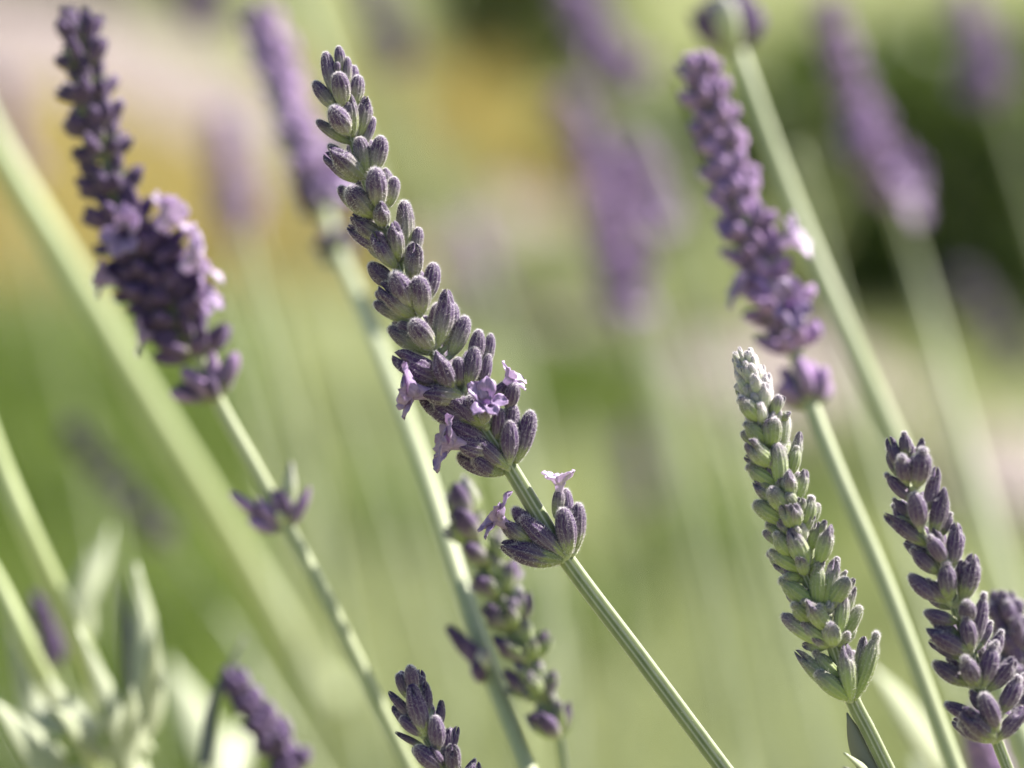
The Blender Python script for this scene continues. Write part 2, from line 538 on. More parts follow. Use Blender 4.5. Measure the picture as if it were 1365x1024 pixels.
def stem_mesh(P, R, hi, mat, sides=None):
    """Ridged, four-angled stem swept along P with radii R; fine hairs along the ridges when it is near."""
    seg = 32 if hi else 10
    fr = frames(P)
    V, F, rib = [], [], []
    for p, r, (t, n, b_) in zip(P, R, fr):
        for i in range(seg):
            th = 2 * math.pi * i / seg + 0.5
            k = 1 + (0.07 * math.cos(4 * th) + 0.05 * math.cos(12 * th) if hi else 0.05 * math.cos(4 * th))
            V.append(tuple(p + (n * math.cos(th) + b_ * math.sin(th)) * r * k))
            rib.append(max(0, math.cos(12 * th)) ** 3 * 0.8 if hi else 0.35)
    m_ = len(P)
    for j in range(m_ - 1):
        for i in range(seg):
            k = (i + 1) % seg
            F.append((j * seg + i, j * seg + k, (j + 1) * seg + k, (j + 1) * seg + i))
    F.append(tuple(seg - 1 - i for i in range(seg)))
    F.append(tuple((m_ - 1) * seg + i for i in range(seg)))
    fm = [0] * len(F)
    if hi:
        r_ = random.Random(3)
        vis = [j for j in range(m_ - 1) if P[j].z > 0.33]
        for _ in range(7000 if vis else 0):
            j = r_.choice(vis)
            u = r_.random()
            p, r, (t, n, b_) = P[j].lerp(P[j + 1], u), R[j], fr[j]
            th = (r_.randrange(12) * math.pi / 6) + r_.gauss(0, .12)
            nr = n * math.cos(th - 0) + b_ * math.sin(th - 0)
            q = p + nr * r * 0.98
            d = (nr + t * r_.gauss(0, .5) + nr.cross(t) * r_.gauss(0, .4)).normalized()
            sd_ = t.cross(d).normalized() if r_.random() < .5 else t
            ln = r_.uniform(0.00006, 0.00022)
            n0 = len(V)
            V += [tuple(q - sd_ * .00001), tuple(q + sd_ * .00001), tuple(q + d * ln)]
            rib += [0, 0, 0]
            F.append((n0, n0 + 1, n0 + 2))
            fm.append(1)
    me = mesh('stem', V, F, [mat, M['hair']], fm)
    a = me.attributes.new('rib', 'FLOAT', 'POINT')
    a.data.foreach_set('value', rib)
    return me

def aim(o, d, roll, scale):
    q = d.to_track_quat('Z', 'Y') @ Quaternion((0, 0, 1), roll)
    o.rotation_mode = 'QUATERNION'
    o.rotation_quaternion = q
    o.scale = scale

class Lavender:
    """One flower stem: an Empty where it leaves the ground, a stem and its buds, bracts and open flowers."""
    def __init__(s, label, axis, r_px, foot=None, hi=False, tone='bud_purple', stem='stem', group='lavender flower stems', seed=1, kinds=KINDS, taper=1.0):
        s.rng, s.hi, s.tone, s.kinds = random.Random(seed), hi, tone, kinds
        s.axis = axis                                   # [(px, py, k)], top first
        A = [at(*a) for a in axis]
        d = (A[-1] - A[-2]).normalized()
        L = A[-1].z
        f = foot if foot is not None else (0.42, 0.12)  # run of the foot beyond the last visible point, per metre of drop
        G = Vector((A[-1].x + d.x / max(.3, -d.z) * L * f[0], A[-1].y + d.y * L * .3 + f[1] * L, -0.006))
        mid = A[-1] + d * L * 0.33
        mid2 = A[-1].lerp(G, 0.7) + (mid - A[-1].lerp(G, .33)) * .5
        s.root = empty('lavender_flower', G, label, 'lavender', group)
        n_vis = max(16, 10 * len(A))
        vis = [Vector(v) for v in catmull([tuple(a) for a in A], n_vis)]
        low = [Vector(v) for v in catmull([tuple(A[-2]), tuple(A[-1]), tuple(mid), tuple(mid2), tuple(G)], 25)][6:]
        s.P = vis + low[1:]
        n = len(s.P)
        R = []
        for i, p in enumerate(s.P):
            u = min(1.0, i / n_vis)
            R.append(r_px * PX * (0.42 + 0.58 * min(1.0, u * 1.25) if taper else 1.0))
        s.vis = vis
        link('stem', stem_mesh([p - G for p in s.P], R, hi, M[stem]), s.root)
        s.R = r_px * PX
        s.count = 0
    def k_at(s, py):
        ax = s.axis
        for a, b_ in zip(ax, ax[1:]):
            if a[1] <= py <= b_[1]: return a[2] + (b_[2] - a[2]) * (py - a[1]) / max(1e-6, b_[1] - a[1])
        return ax[0][2] if py < ax[0][1] else ax[-1][2]
    def near(s, p):
        return min(s.P, key=lambda q: (q - p).length_squared)
    def put_bud(s, B, T, w, tone=None):
        """Bud from base B to tip T (world), w wide."""
        d = T - B
        o = link('bud', get_bud(s.count + s.rng.randrange(3), s.hi, tone or s.tone, s.kinds), s.root, B - s.root.location)
        s.count += 1
        ax = (s.near(B) - B)
        aim(o, d.normalized(), 0, (1, 1, 1))
        # bend the bud back towards the axis: local -X faces away from it
        up = Vector((0, 0, 1))
        q = d.to_track_quat('Z', 'Y')
        lx = q @ Vector((1, 0, 0)); ly = q @ Vector((0, 1, 0))
        out_ = (B.lerp(T, .5) - s.near(B.lerp(T, .5)))
        roll = math.atan2(out_.dot(ly), out_.dot(lx)) + math.pi + s.rng.gauss(0, .35)
        aim(o, d.normalized(), roll, (w / BUD_W * s.rng.uniform(.94, 1.06), w / BUD_W * s.rng.uniform(.94, 1.06), d.length / BUD_L))
        return o
    def traced(s, ox, oy, sc_, rows, tone=None, inset=0.22):
        """Buds read off the photograph: (base x, base y, tip x, tip y, width[, how far forward the base lies, in widths])."""
        for row in rows:
            bx, by, tx, ty, w = row[:5]
            fw = row[5] if len(row) > 5 else None
            bx, by, tx, ty, w = ox + bx / sc_, oy + by / sc_, ox + tx / sc_, oy + ty / sc_, w / sc_
            k = s.k_at(by)
            lp = math.hypot(tx - bx, ty - by)
            lt = 2.25 * w
            dep = math.sqrt(max(0.0, lt * lt - lp * lp)) if lt > lp else 0.0
            dep = min(dep, 1.5 * w)
            kk = PX / FOCUS
            if fw is None: fw = 0.55 if dep > 0 else 0.30
            B = at(bx, by, k - fw * w * kk)
            T = at(tx, ty, k - (fw * w + dep * .75) * kk)
            # pull the base in towards the stem so that it is attached
            C = s.near(B)
            B = B.lerp(C, inset)
            if (B - C).length > s.R * 1.3: s.pedicel(B, C)
            s.put_bud(B + (B - T) * 0.04, T, w * PX * k * 1.04, row[6] if len(row) > 6 else tone)
    def pedicel(s, B, C):
        P = [C - s.root.location, (C.lerp(B, .5) - s.root.location) - Vector((0, 0, 0.0003)), B.lerp(C, -.12) - s.root.location]
        link('pedicel', stem_mesh(P, [0.00042, 0.00036, 0.0004], False, M['stem_soft']), s.root)
    def whorl(s, px, py, hw, L, w, n=7, back_only=False, inner=True, tone=None, bract=True, tilt=0.0):
        """A ring of buds round the stem at (px, py): tips hw px out, buds L long and w wide (px on the plane of focus)."""
        k = s.k_at(py)
        C = s.near(at(px, py, k))
        i = min(range(len(s.P)), key=lambda q: (s.P[q] - C).length_squared)
        ax = (s.P[max(i - 3, 0)] - s.P[min(i + 3, len(s.P) - 1)]).normalized()
        e1 = (RIGHT - ax * ax.dot(RIGHT)).normalized()
        e2 = ax.cross(e1)
        if e2.dot(FWD) < 0: e2 = -e2                     # e2 points away from the camera
        s.rings(C, ax, e1, e2, k, hw, L, w, n, back_only, inner, tone)
        if bract and hw > 22:
            for sg in (0, math.pi):
                a = sg + s.rng.uniform(-.5, .5) + (math.pi / 2 if s.count % 2 else 0)
                rd = e1 * math.cos(a) + e2 * math.sin(a)
                o = link('bract', BRACT, s.root, C + rd * s.R * .6 - s.root.location)
                d = (ax * .85 + rd * .5).normalized()
                q = d.to_track_quat('Z', 'Y')
                roll = math.atan2(rd.dot(q @ Vector((0, 1, 0))), rd.dot(q @ Vector((1, 0, 0)))) - math.pi / 2
                aim(o, d, roll, (.95 * k, .95 * k, .85 * k))
    def rings(s, C, ax, e1, e2, k, hw, L, w, n, back_only, inner, tone):
        a0 = s.rng.uniform(0, 6.28)
        tiers = [(1.0, n, 0.0)] + ([(0.5, max(3, n // 2), 0.30)] if inner else [])
        for (f, m_, up) in tiers:
            for j in range(m_):
                if back_only: a = math.pi * (0.12 + 0.76 * (j + .5) / m_) + s.rng.uniform(-.15, .15)
                else: a = a0 + 6.2832 * j / m_ + s.rng.uniform(-.25, .25)
                rd = e1 * math.cos(a) + e2 * math.sin(a)
                ln = L * s.rng.uniform(.82, 1.1) * PX * k
                sn = max(.15, min(.93, (hw * f * s.rng.uniform(.85, 1.12) - w * .3) * PX * k / ln))
                d = (rd * sn + ax * math.sqrt(1 - sn * sn)).normalized()
                B = C + rd * s.R * 0.7 + ax * (up + s.rng.uniform(-.06, .1)) * L * PX * k
                s.put_bud(B, B + d * ln, w * PX * k * s.rng.uniform(.85, 1.1), tone)
    def open_flower(s, bx, by, tx, ty, fwd=0.0, size=1.0, roll=0.0, mat='petal', calyx=True, spread=1.0, base_fwd=10):
        """Calyx with an open two-lipped corolla whose mouth is at (tx, ty), fwd px nearer the camera than the base."""
        k = s.k_at(by)
        kk = PX / FOCUS
        B = at(bx, by, k - base_fwd * kk)
        T = at(tx, ty, k - (base_fwd + fwd) * kk)
        d = (T - B).normalized()
        o = link('flower', TUBES[mat], s.root, T - d * 0.0046 * size - s.root.location)
        aim(o, d, roll, (size,) * 3)
        if calyx:
            C = s.near(B)
            B2 = C.lerp(T - d * 0.0058 * size, .8)
            s.put_bud(B2, T - d * 0.0012 * size, 0.0021 * size)
        for j, (a, tilt, sc_) in enumerate(((0.42, .55, 1.05), (-0.42, .55, 1.05), (math.pi, 1.05, .95), (math.pi - 1.05, .95, .85), (math.pi + 1.05, .95, .85))):
            c = link('petal', PETALS[mat][(j + s.count) % 4], o)
            a += s.rng.uniform(-.12, .12)
            tilt = (tilt + s.rng.uniform(-.2, .25)) * spread
            rd = Vector((math.cos(a), math.sin(a), 0))
            dd = rd * math.sin(tilt) + Vector((0, 0, math.cos(tilt)))
            # petal's local +Y (its curl) points outwards
            zax = dd.normalized()
            yax = (rd - zax * rd.dot(zax)).normalized()
            xax = yax.cross(zax)
            mt = Matrix((xax, yax, zax)).transposed().to_4x4()
            f = s.rng.uniform(.9, 1.15) * sc_
            c.matrix_local = Matrix.Translation(rd * 0.00078 + Vector((0, 0, 0.0041))) @ mt @ Matrix.Diagonal((f, f, f, 1))

GN = 'lavender flower stems of the near clump'
# --- the sharp stem in the middle
L1 = Lavender('sharp lavender spike with open mauve florets and a detached lower whorl on a ridged stem',
              [(452, 78, 1.011), (460, 130, 1.011), (469, 181, 1.011), (485, 233, 1.011), (503, 277, 1.011), (529, 350, 1.011), (551, 417, 1.011), (577, 464, 1.011),
               (606, 517, 1.011), (642, 565, 1.011), (677, 619, 1.011), (714, 680, 1.011), (751, 740, 1.011), (856, 880, 1.011), (965, 1026, 1.011)],
              12.0, hi=True, tone='bud_grey', group=GN, seed=11, kinds=['plain', 'plain', 'split', 'plain', 'slim', 'teeth', 'plain', 'split'])
for (px, py, hw, L, w) in ((460, 130, 20, 42, 17), (469, 181, 24, 44, 19), (485, 233, 28, 46, 21), (503, 277, 30, 48, 22), (529, 350, 32, 50, 22), (551, 417, 36, 52, 23),
                           (577, 464, 40, 54, 23), (606, 517, 44, 55, 23), (642, 565, 46, 56, 23), (677, 619, 46, 58, 23), (751, 740, 40, 54, 22)):
    L1.whorl(px, py, hw, L, w, n=4, back_only=True, inner=False, tone='bud_grey' if py < 420 else 'bud_purple')
L1.traced(380, 40, 3.413, [
    (258, 190, 243, 72, 46), (228, 310, 182, 100, 62), (240, 215, 237, 145, 34), (285, 255, 283, 122, 42), (262, 345, 243, 192, 76, .8),
    (318, 350, 335, 206, 60), (228, 365, 130, 235, 62), (312, 478, 290, 310, 66, .8), (285, 470, 213, 350, 88, .6), (345, 485, 371, 322, 66),
    (290, 515, 142, 412, 52), (368, 520, 404, 396, 44), (368, 655, 336, 486, 72, .8), (352, 672, 222, 556, 92, .5), (310, 690, 198, 580, 66, .2),
    (300, 610, 195, 522, 44, .1), (410, 645, 440, 482, 76), (418, 808, 412, 630, 98, .8), (480, 800, 500, 668, 56), (398, 850, 290, 718, 96, .6),
    (325, 836, 245, 712, 58, .2), (442, 890, 438, 806, 76, 1.0), (460, 740, 458, 628, 48, -.4)])
B9 = 'bud_purple'
L1.traced(460, 300, 3.413, [
    (190, 60, 45, -28, 86, .2), (215, 115, 30, 22, 72, .4), (222, 192, 142, 55, 78, .8), (238, 160, 222, 8, 76, .8), (275, 140, 270, -112, 82, .4), (328, 135, 337, 10, 56),
    (312, 240, 318, 105, 78, .5), (215, 285, 108, 175, 74, .2, B9), (395, 335, 405, 172, 70, .2, B9), (300, 378, 222, 215, 100, .7), (348, 398, 335, 236, 86, .9),
    (310, 412, 178, 292, 92, .5), (300, 440, 130, 352, 62, .4), (205, 350, 138, 308, 46, -.2, B9), (392, 560, 308, 436, 90, .8), (380, 588, 196, 466, 82, .5),
    (428, 542, 463, 320, 84, .7), (472, 545, 492, 352, 66, .2), (492, 590, 552, 414, 74, .4), (320, 500, 240, 452, 60, 0, B9),
    (440, 705, 250, 606, 108, .3, B9), (478, 750, 424, 604, 86, .8, B9), (522, 722, 514, 602, 62, .7, B9), (566, 730, 592, 554, 76, .8, B9), (612, 620, 610, 476, 68, .1, B9),
    (640, 730, 655, 586, 54, .2, B9), (668, 640, 665, 494, 48, -.3)])
L1.traced(500, 460, 3.2, [
    (450, 352, 222, 226, 108, .2, B9), (480, 342, 322, 222, 80, .8, B9), (470, 420, 322, 345, 84, .2, B9), (540, 548, 350, 470, 88, .2, B9), (562, 520, 404, 388, 76, .8, B9),
    (575, 498, 575, 322, 76, .9, B9), (606, 492, 668, 280, 68, .5, B9), (545, 470, 592, 252, 70, .5, B9), (520, 400, 532, 270, 62, .3, B9), (585, 262, 596, 165, 60, .2, B9),
    (470, 335, 400, 220, 74, .4), (505, 545, 420, 480, 70, .1, B9),
    (795, 905, 588, 695, 72, .3, B9), (806, 900, 622, 732, 84, .7, B9), (790, 918, 562, 862, 98, .6, B9), (700, 880, 560, 782, 60, .1),
    (826, 888, 800, 694, 82, .9, B9), (856, 878, 868, 672, 68, .6, B9), (832, 830, 814, 612, 58, .2, B9)], inset=0.15)
L1.open_flower(592, 528, 550, 521, 14, 1.2, 0.5, spread=.85, base_fwd=24)
L1.open_flower(645, 566, 648, 534, 40, .74, 1.9, spread=1.1, base_fwd=30)
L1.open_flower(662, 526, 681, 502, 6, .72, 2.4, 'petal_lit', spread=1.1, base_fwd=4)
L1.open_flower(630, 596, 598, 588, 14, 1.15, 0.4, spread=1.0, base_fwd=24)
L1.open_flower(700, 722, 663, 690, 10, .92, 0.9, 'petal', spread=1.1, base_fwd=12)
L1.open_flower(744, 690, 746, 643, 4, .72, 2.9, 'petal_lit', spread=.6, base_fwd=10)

# --- the blurred spike to its left
L2 = Lavender('out of focus lavender spike with white sunlit florets, leaning beside a thick pale stalk',
              [(102, 30, 1.13), (118, 110, 1.13), (135, 190, 1.13), (152, 260, 1.13), (190, 340, 1.13), (232, 415, 1.13), (264, 475, 1.13), (292, 538, 1.13),
               (340, 625, 1.13), (385, 708, 1.13), (450, 830, 1.13), (548, 1030, 1.13)], 12.5, hi=False, tone='bud_dark', stem='stem_soft', group=GN, seed=5)
for (px, py, hw, L, w, n) in ((108, 62, 22, 40, 15, 7), (113, 90, 27, 42, 17, 7), (122, 130, 30, 42, 18, 8), (130, 168, 32, 44, 19, 8), (140, 210, 34, 44, 19, 8), (150, 254, 40, 46, 20, 8),
                              (168, 300, 46, 48, 20, 9), (192, 345, 54, 52, 21, 9), (216, 390, 58, 54, 21, 9), (240, 430, 60, 55, 21, 9), (180, 322, 50, 50, 21, 9), (204, 368, 56, 52, 21, 9), (228, 410, 60, 54, 21, 9), (264, 475, 58, 56, 21, 9), (291, 535, 36, 46, 19, 4), (384, 706, 26, 50, 17, 3)):
    if py < 300: hw, w = hw * 1.28, w * 1.12
    L2.whorl(px, py, hw, L, w, n=n, inner=py < 500, tone='bud_purple' if py < 280 or py > 500 else None)
L2.traced(0, 0, 1.0, [(205, 345, 246, 306, 20, .5), (210, 352, 240, 330, 20, .9), (228, 385, 272, 352, 20, .4), (236, 392, 276, 374, 20, .8), (190, 320, 222, 292, 19, .6)])
L2.traced(100, 240, 2.048, [(550, 955, 420, 852, 38, .4), (556, 950, 495, 868, 34, .8), (572, 945, 590, 770, 40, .4, 'bud_cream'), (590, 945, 640, 838, 34, .5), (566, 935, 545, 850, 32, .9), (552, 962, 470, 925, 36, .6),
    (372, 592, 258, 582, 44, .5), (376, 590, 292, 512, 42, .6), (385, 585, 372, 480, 42, .8), (395, 582, 440, 470, 46, .6), (385, 596, 335, 545, 38, .9)], tone='bud_violet')
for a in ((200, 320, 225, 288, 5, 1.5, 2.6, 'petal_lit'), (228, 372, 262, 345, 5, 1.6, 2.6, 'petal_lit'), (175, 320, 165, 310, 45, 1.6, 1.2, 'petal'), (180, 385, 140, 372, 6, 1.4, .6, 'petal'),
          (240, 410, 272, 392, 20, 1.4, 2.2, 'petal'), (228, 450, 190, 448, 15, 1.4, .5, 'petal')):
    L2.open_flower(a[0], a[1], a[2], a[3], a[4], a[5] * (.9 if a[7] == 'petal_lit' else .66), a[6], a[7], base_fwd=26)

# --- the blurred violet spike at the right, with a gap above its lowest whorl
L3 = Lavender('dense violet out of focus spike behind the pale green spike, with one pale floret',
              [(930, 80, 1.16), (945, 135, 1.16), (966, 205, 1.16), (990, 285, 1.15), (1013, 355, 1.15), (1045, 430, 1.14), (1060, 472, 1.14), (1083, 545, 1.13),
               (1120, 640, 1.12), (1180, 780, 1.11), (1275, 1030, 1.09)], 14, tone='bud_violet', stem='stem_soft', group=GN, seed=8)
for (px, py, hw, L, w, n) in ((936, 108, 26, 36, 18, 8), (945, 140, 29, 36, 19, 8), (955, 172, 31, 36, 19, 9), (965, 205, 32, 38, 19, 9), (975, 240, 34, 38, 20, 9), (986, 275, 36, 38, 20, 9), (997, 310, 38, 40, 20, 9),
                              (1010, 345, 40, 40, 20, 9), (1024, 380, 44, 42, 21, 9), (1040, 420, 48, 44, 21, 9), (1058, 465, 48, 46, 22, 9), (1082, 542, 38, 52, 22, 6)):
    L3.whorl(px, py, hw, L, w, n=n)
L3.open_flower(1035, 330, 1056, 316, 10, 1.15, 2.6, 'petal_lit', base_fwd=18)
L3.open_flower(1048, 420, 1052, 405, 45, 1.0, 1.7, 'petal', base_fwd=24)
L3.open_flower(1010, 400, 985, 385, 12, .85, .5, 'petal', base_fwd=18)

# --- the sharp pale green spike
L4 = Lavender('sharp pale green young lavender spike with a woolly whitish tip',
              [(992, 474, 1.0), (1009, 530, 1.0), (1021, 562, 1.0), (1033, 618, 1.0), (1043, 650, 1.0), (1058, 710, 1.0), (1071, 761, 1.0), (1093, 810, 1.0), (1110, 858, 1.0),
               (1136, 932, 1.0), (1158, 975, 1.0), (1184, 1028, 1.0)], 10.5, hi=True, tone='bud_pale', group=GN, seed=21, kinds=['plain', 'knob', 'split', 'teeth', 'plain', 'knob'])
for (px, py, hw, L, w) in ((1000, 505, 14, 34, 16), (1009, 530, 20, 34, 17), (1021, 562, 26, 38, 18), (1033, 618, 28, 42, 19), (1043, 650, 32, 44, 20), (1058, 710, 36, 46, 20), (1071, 761, 38, 48, 20),
                           (1093, 810, 40, 50, 21), (1110, 858, 40, 52, 21), (1136, 932, 34, 60, 21)):
    L4.whorl(px, py, hw, L, w, n=4, back_only=True, inner=False)
    if py < 900: L4.whorl(px + 2, py + 4, hw * .82, L * .68, w * .72, n=8, inner=True, bract=False, tone='bud_pale' if py > 600 else 'bud_cream')
CR = 'bud_cream'
for (px, py, hw, L, w, n) in ((993, 486, 7, 17, 7, 6), (996, 496, 10, 20, 8, 7), (999, 507, 12, 22, 9, 8), (1003, 518, 14, 24, 10, 8), (1006, 530, 17, 26, 11, 8), (1011, 545, 20, 28, 12, 8)):
    L4.whorl(px, py, hw, L, w, n=n, tone=CR, bract=False)
L4.traced(960, 450, 4.096, [
    (180, 335, 98, 200, 60, .5, CR), (250, 330, 258, 210, 54, .2, CR), (210, 330, 190, 220, 60, .9, CR),
    (230, 400, 245, 265, 66, .8, CR), (215, 455, 105, 325, 92, .5), (290, 430, 325, 315, 62, .5), (232, 470, 218, 360, 64, 1.0, CR), (340, 440, 375, 418, 46, .2), (320, 400, 345, 330, 40, .2),
    (285, 600, 300, 440, 78, .9), (270, 600, 262, 460, 70, .8), (350, 600, 362, 430, 60, .3, CR), (250, 570, 132, 465, 82, .4), (220, 610, 116, 515, 64, .2), (285, 690, 165, 585, 94, .6),
    (332, 825, 308, 574, 86, 1.0), (385, 760, 432, 540, 60, .2), (395, 750, 420, 590, 70, .6), (315, 815, 142, 700, 92, .5), (210, 710, 145, 655, 44, .1),
    (385, 865, 375, 755, 76, .9), (425, 888, 462, 738, 66, .6), (345, 905, 195, 805, 82, .3), (365, 945, 275, 825, 92, .6), (405, 925, 368, 855, 72, .9),
    (375, 1015, 182, 900, 92, .5), (415, 1030, 400, 925, 80, .9), (452, 970, 440, 888, 62, .6), (470, 1030, 500, 862, 76, .7), (508, 1030, 537, 905, 52, .3),
    (400, 1060, 250, 1000, 70, .3)])
L4.traced(990, 690, 4.096, [
    (290, 60, 230, -50, 84, .6), (260, 215, 175, 82, 82, .4), (355, 260, 262, 82, 92, .8), (220, 160, 110, 75, 56, .1), (250, 120, 125, 38, 70, .1), (335, 292, 145, 178, 82, .5), (435, 250, 474, 68, 86, .7),
    (380, 180, 405, 42, 54, .3), (420, 110, 450, 26, 44, 0), (345, 120, 325, 40, 50, .6, CR),
    (388, 485, 198, 334, 96, .6), (405, 488, 415, 248, 86, .9), (455, 478, 500, 262, 80, .8), (330, 350, 215, 280, 60, .1), (485, 470, 572, 332, 92, .5), (540, 430, 604, 345, 52, .2), (500, 320, 520, 214, 50, 0),
    (530, 360, 568, 290, 42, 0), (470, 520, 482, 470, 46, .8, CR),
    (470, 612, 368, 482, 92, .8), (535, 645, 550, 418, 80, .9), (545, 672, 645, 482, 72, .5), (450, 695, 212, 530, 84, .4), (478, 690, 318, 572, 76, .9), (505, 690, 478, 578, 88, 1.0), (380, 570, 270, 470, 84, .2), (560, 560, 606, 396, 56, .1),
    (585, 1000, 315, 758, 88, .3), (575, 995, 398, 842, 94, .9), (545, 900, 388, 726, 92, .2), (588, 992, 564, 730, 96, 1.0), (615, 985, 734, 622, 88, .6), (620, 930, 662, 680, 72, .2)])

# --- the sharp purple spike at the right
L5 = Lavender('sharp purple budded spike with knobbed bud tips, standing right beside another purple spike',
              [(1206, 590, 0.988), (1209, 637, 0.988), (1227, 705, 0.988), (1238, 728, 0.988), (1262, 762, 0.988), (1274, 812, 0.988), (1295, 869, 0.988), (1304, 914, 0.988), (1328, 985, 0.988), (1345, 1030, 0.988)],
              8.0, hi=True, tone='bud_purple', stem='stem', group=GN, seed=31, kinds=['knob', 'split', 'knob', 'teeth', 'knob', 'slim', 'split', 'knob'])
for (px, py, hw, L, w) in ((1209, 637, 20, 46, 19), (1227, 705, 28, 48, 20), (1250, 745, 32, 50, 21), (1274, 812, 38, 52, 22), (1295, 869, 40, 52, 22), (1304, 914, 40, 52, 22), (1328, 985, 44, 52, 23)):
    L5.whorl(px, py, hw, L, w, n=4, back_only=True, inner=False)
L5.traced(1160, 570, 4.452, [
    (215, 180, 200, 22, 72, .2), (195, 270, 118, 86, 68, .2), (238, 180, 236, 72, 48, .4), (220, 320, 185, 165, 102, .6), (285, 350, 318, 118, 116, .9), (300, 160, 311, 72, 42, .9), (250, 290, 252, 170, 48, .9),
    (245, 430, 88, 272, 76, .4), (300, 600, 258, 384, 104, .9), (350, 490, 388, 268, 76, .4), (385, 625, 436, 392, 94, .7), (250, 540, 135, 420, 56, .1), (440, 630, 480, 500, 62, .1),
    (335, 700, 110, 532, 86, .5), (448, 800, 345, 638, 92, .9), (490, 830, 512, 592, 96, .6), (410, 700, 385, 615, 62, .5), (515, 760, 548, 655, 46, 0), (395, 868, 242, 715, 88, .6), (300, 780, 200, 685, 50, .1),
    (462, 1030, 450, 792, 106, .9), (530, 920, 552, 805, 62, .2), (560, 1020, 612, 780, 108, .6), (420, 1030, 228, 875, 96, .6), (470, 1040, 330, 900, 80, .8)])
L5.traced(1180, 770, 4.031, [
    (380, 240, 208, 185, 82, .5), (395, 330, 246, 225, 78, .4), (462, 400, 430, 198, 92, .9), (450, 405, 250, 300, 102, .7), (480, 370, 534, 78, 74, .6), (450, 230, 440, 125, 84, .5), (530, 350, 572, 232, 50, .1),
    (380, 440, 254, 352, 52, .1), (455, 578, 256, 455, 92, .5), (498, 582, 425, 424, 96, .8), (535, 575, 584, 352, 96, .8), (580, 440, 600, 340, 64, .2), (590, 450, 628, 280, 64, .1), (570, 600, 684, 452, 86, .4),
    (500, 760, 318, 676, 72, .3), (608, 815, 526, 622, 102, .9), (590, 868, 432, 735, 102, .8), (570, 876, 392, 776, 84, .5), (600, 868, 734, 722, 82, .7), (640, 720, 722, 524, 96, .3), (690, 680, 750, 515, 70, 0), (530, 720, 458, 604, 66, .1)])
# --- its neighbour, cut by the frame
L6 = Lavender('soft purple spike close behind the knobbed purple spike',
              [(1338, 806, 1.07), (1352, 860, 1.07), (1372, 920, 1.07), (1395, 985, 1.07), (1415, 1040, 1.07)], 9, hi=True, tone='bud_dark', group=GN, seed=32, kinds=['knob', 'split', 'plain'])
for (px, py, hw, L, w, n) in ((1341, 832, 22, 36, 19, 6), (1352, 870, 32, 46, 21, 8), (1366, 910, 36, 50, 22, 8), (1382, 955, 40, 52, 22, 8)): L6.whorl(px, py, hw, L, w, n=n)

# --- the small sharp spike rising at the bottom
L7 = Lavender('short sharp greyish purple spike rising low beside the long blurred stem',
              [(546, 900, 1.0), (552, 930, 1.0), (566, 978, 1.0), (590, 1020, 1.0), (622, 1090, 1.0), (655, 1160, 1.0)], 8, hi=True, tone='bud_grey', group=GN, seed=41, kinds=['plain', 'teeth', 'split', 'slim'])
for (px, py, hw, L, w) in ((552, 932, 16, 36, 17), (566, 978, 26, 44, 20), (590, 1022, 34, 48, 21)): L7.whorl(px, py, hw, L, w, n=4, back_only=True, inner=False, tone='bud_purple')
for (px, py) in ((612, 1066), (634, 1112)): L7.whorl(px, py, 40, 52, 22, n=9)
L7.traced(500, 870, 6.65, [
    (345, 350, 305, 112, 122, .3), (300, 420, 200, 182, 98, .4), (470, 560, 452, 288, 96, .2), (440, 715, 325, 322, 158, .9), (350, 600, 150, 380, 86, .3), (420, 735, 222, 572, 112, .8),
    (575, 680, 588, 448, 82, .2), (560, 860, 528, 558, 142, .9), (610, 1040, 350, 835, 152, .7), (440, 850, 205, 722, 56, .2), (690, 870, 722, 684, 78, .1), (650, 870, 650, 690, 84, .5), (700, 1060, 690, 848, 126, .8),
    (800, 1090, 892, 940, 58, .1), (600, 1020, 500, 860, 100, .8)], tone='bud_purple')

# --- the slightly soft spike behind the middle stem
L8 = Lavender('slightly soft green and purple spike with widely spaced whorls, behind the middle stem',
              [(613, 650, 1.10), (632, 714, 1.10), (658, 751, 1.10), (670, 793, 1.10), (688, 836, 1.10), (708, 881, 1.10), (719, 930, 1.10), (744, 982, 1.10), (752, 1034, 1.10)],
              8, tone='bud_grey', stem='stem_soft', group=GN, seed=51)
for (px, py, hw, L, w) in ((622, 690, 18, 40, 20), (635, 722, 22, 42, 20), (655, 755, 24, 40, 20), (670, 796, 28, 42, 20), (688, 840, 30, 44, 20), (706, 884, 32, 44, 20), (720, 932, 30, 44, 20), (744, 984, 26, 44, 20)):
    L8.whorl(px, py, hw * 1.15, L, w * .85, n=6, inner=py > 700, tone='bud_pale')
L8.traced(590, 620, 4.265, [
    (140, 340, 70, 100, 120, .5), (170, 300, 130, 85, 100, .2, CR), (205, 420, 90, 270, 112, .5), (275, 560, 122, 450, 100, .5), (300, 560, 300, 410, 66, .4, 'bud_pale'),
    (325, 750, 180, 630, 92, .5), (350, 730, 412, 550, 80, .4), (325, 680, 340, 550, 64, .3, 'bud_pale'), (400, 930, 248, 812, 96, .5), (430, 910, 492, 742, 80, .4), (400, 800, 440, 690, 64, .1, CR), (400, 870, 395, 760, 76, .6, 'bud_pale')])
L8.traced(600, 840, 5.565, [
    (575, 225, 340, 75, 130, .5), (610, 190, 714, 22, 66, .4), (580, 190, 592, 30, 76, .5, 'bud_pale'), (640, 505, 422, 322, 104, .5), (655, 480, 588, 340, 112, .8, 'bud_pale'), (700, 530, 780, 312, 92, .5), (670, 470, 690, 290, 72, .2, CR),
    (785, 745, 590, 622, 108, .5), (795, 795, 690, 640, 128, .8), (805, 785, 884, 530, 86, .5), (775, 735, 770, 590, 74, .3, CR)])

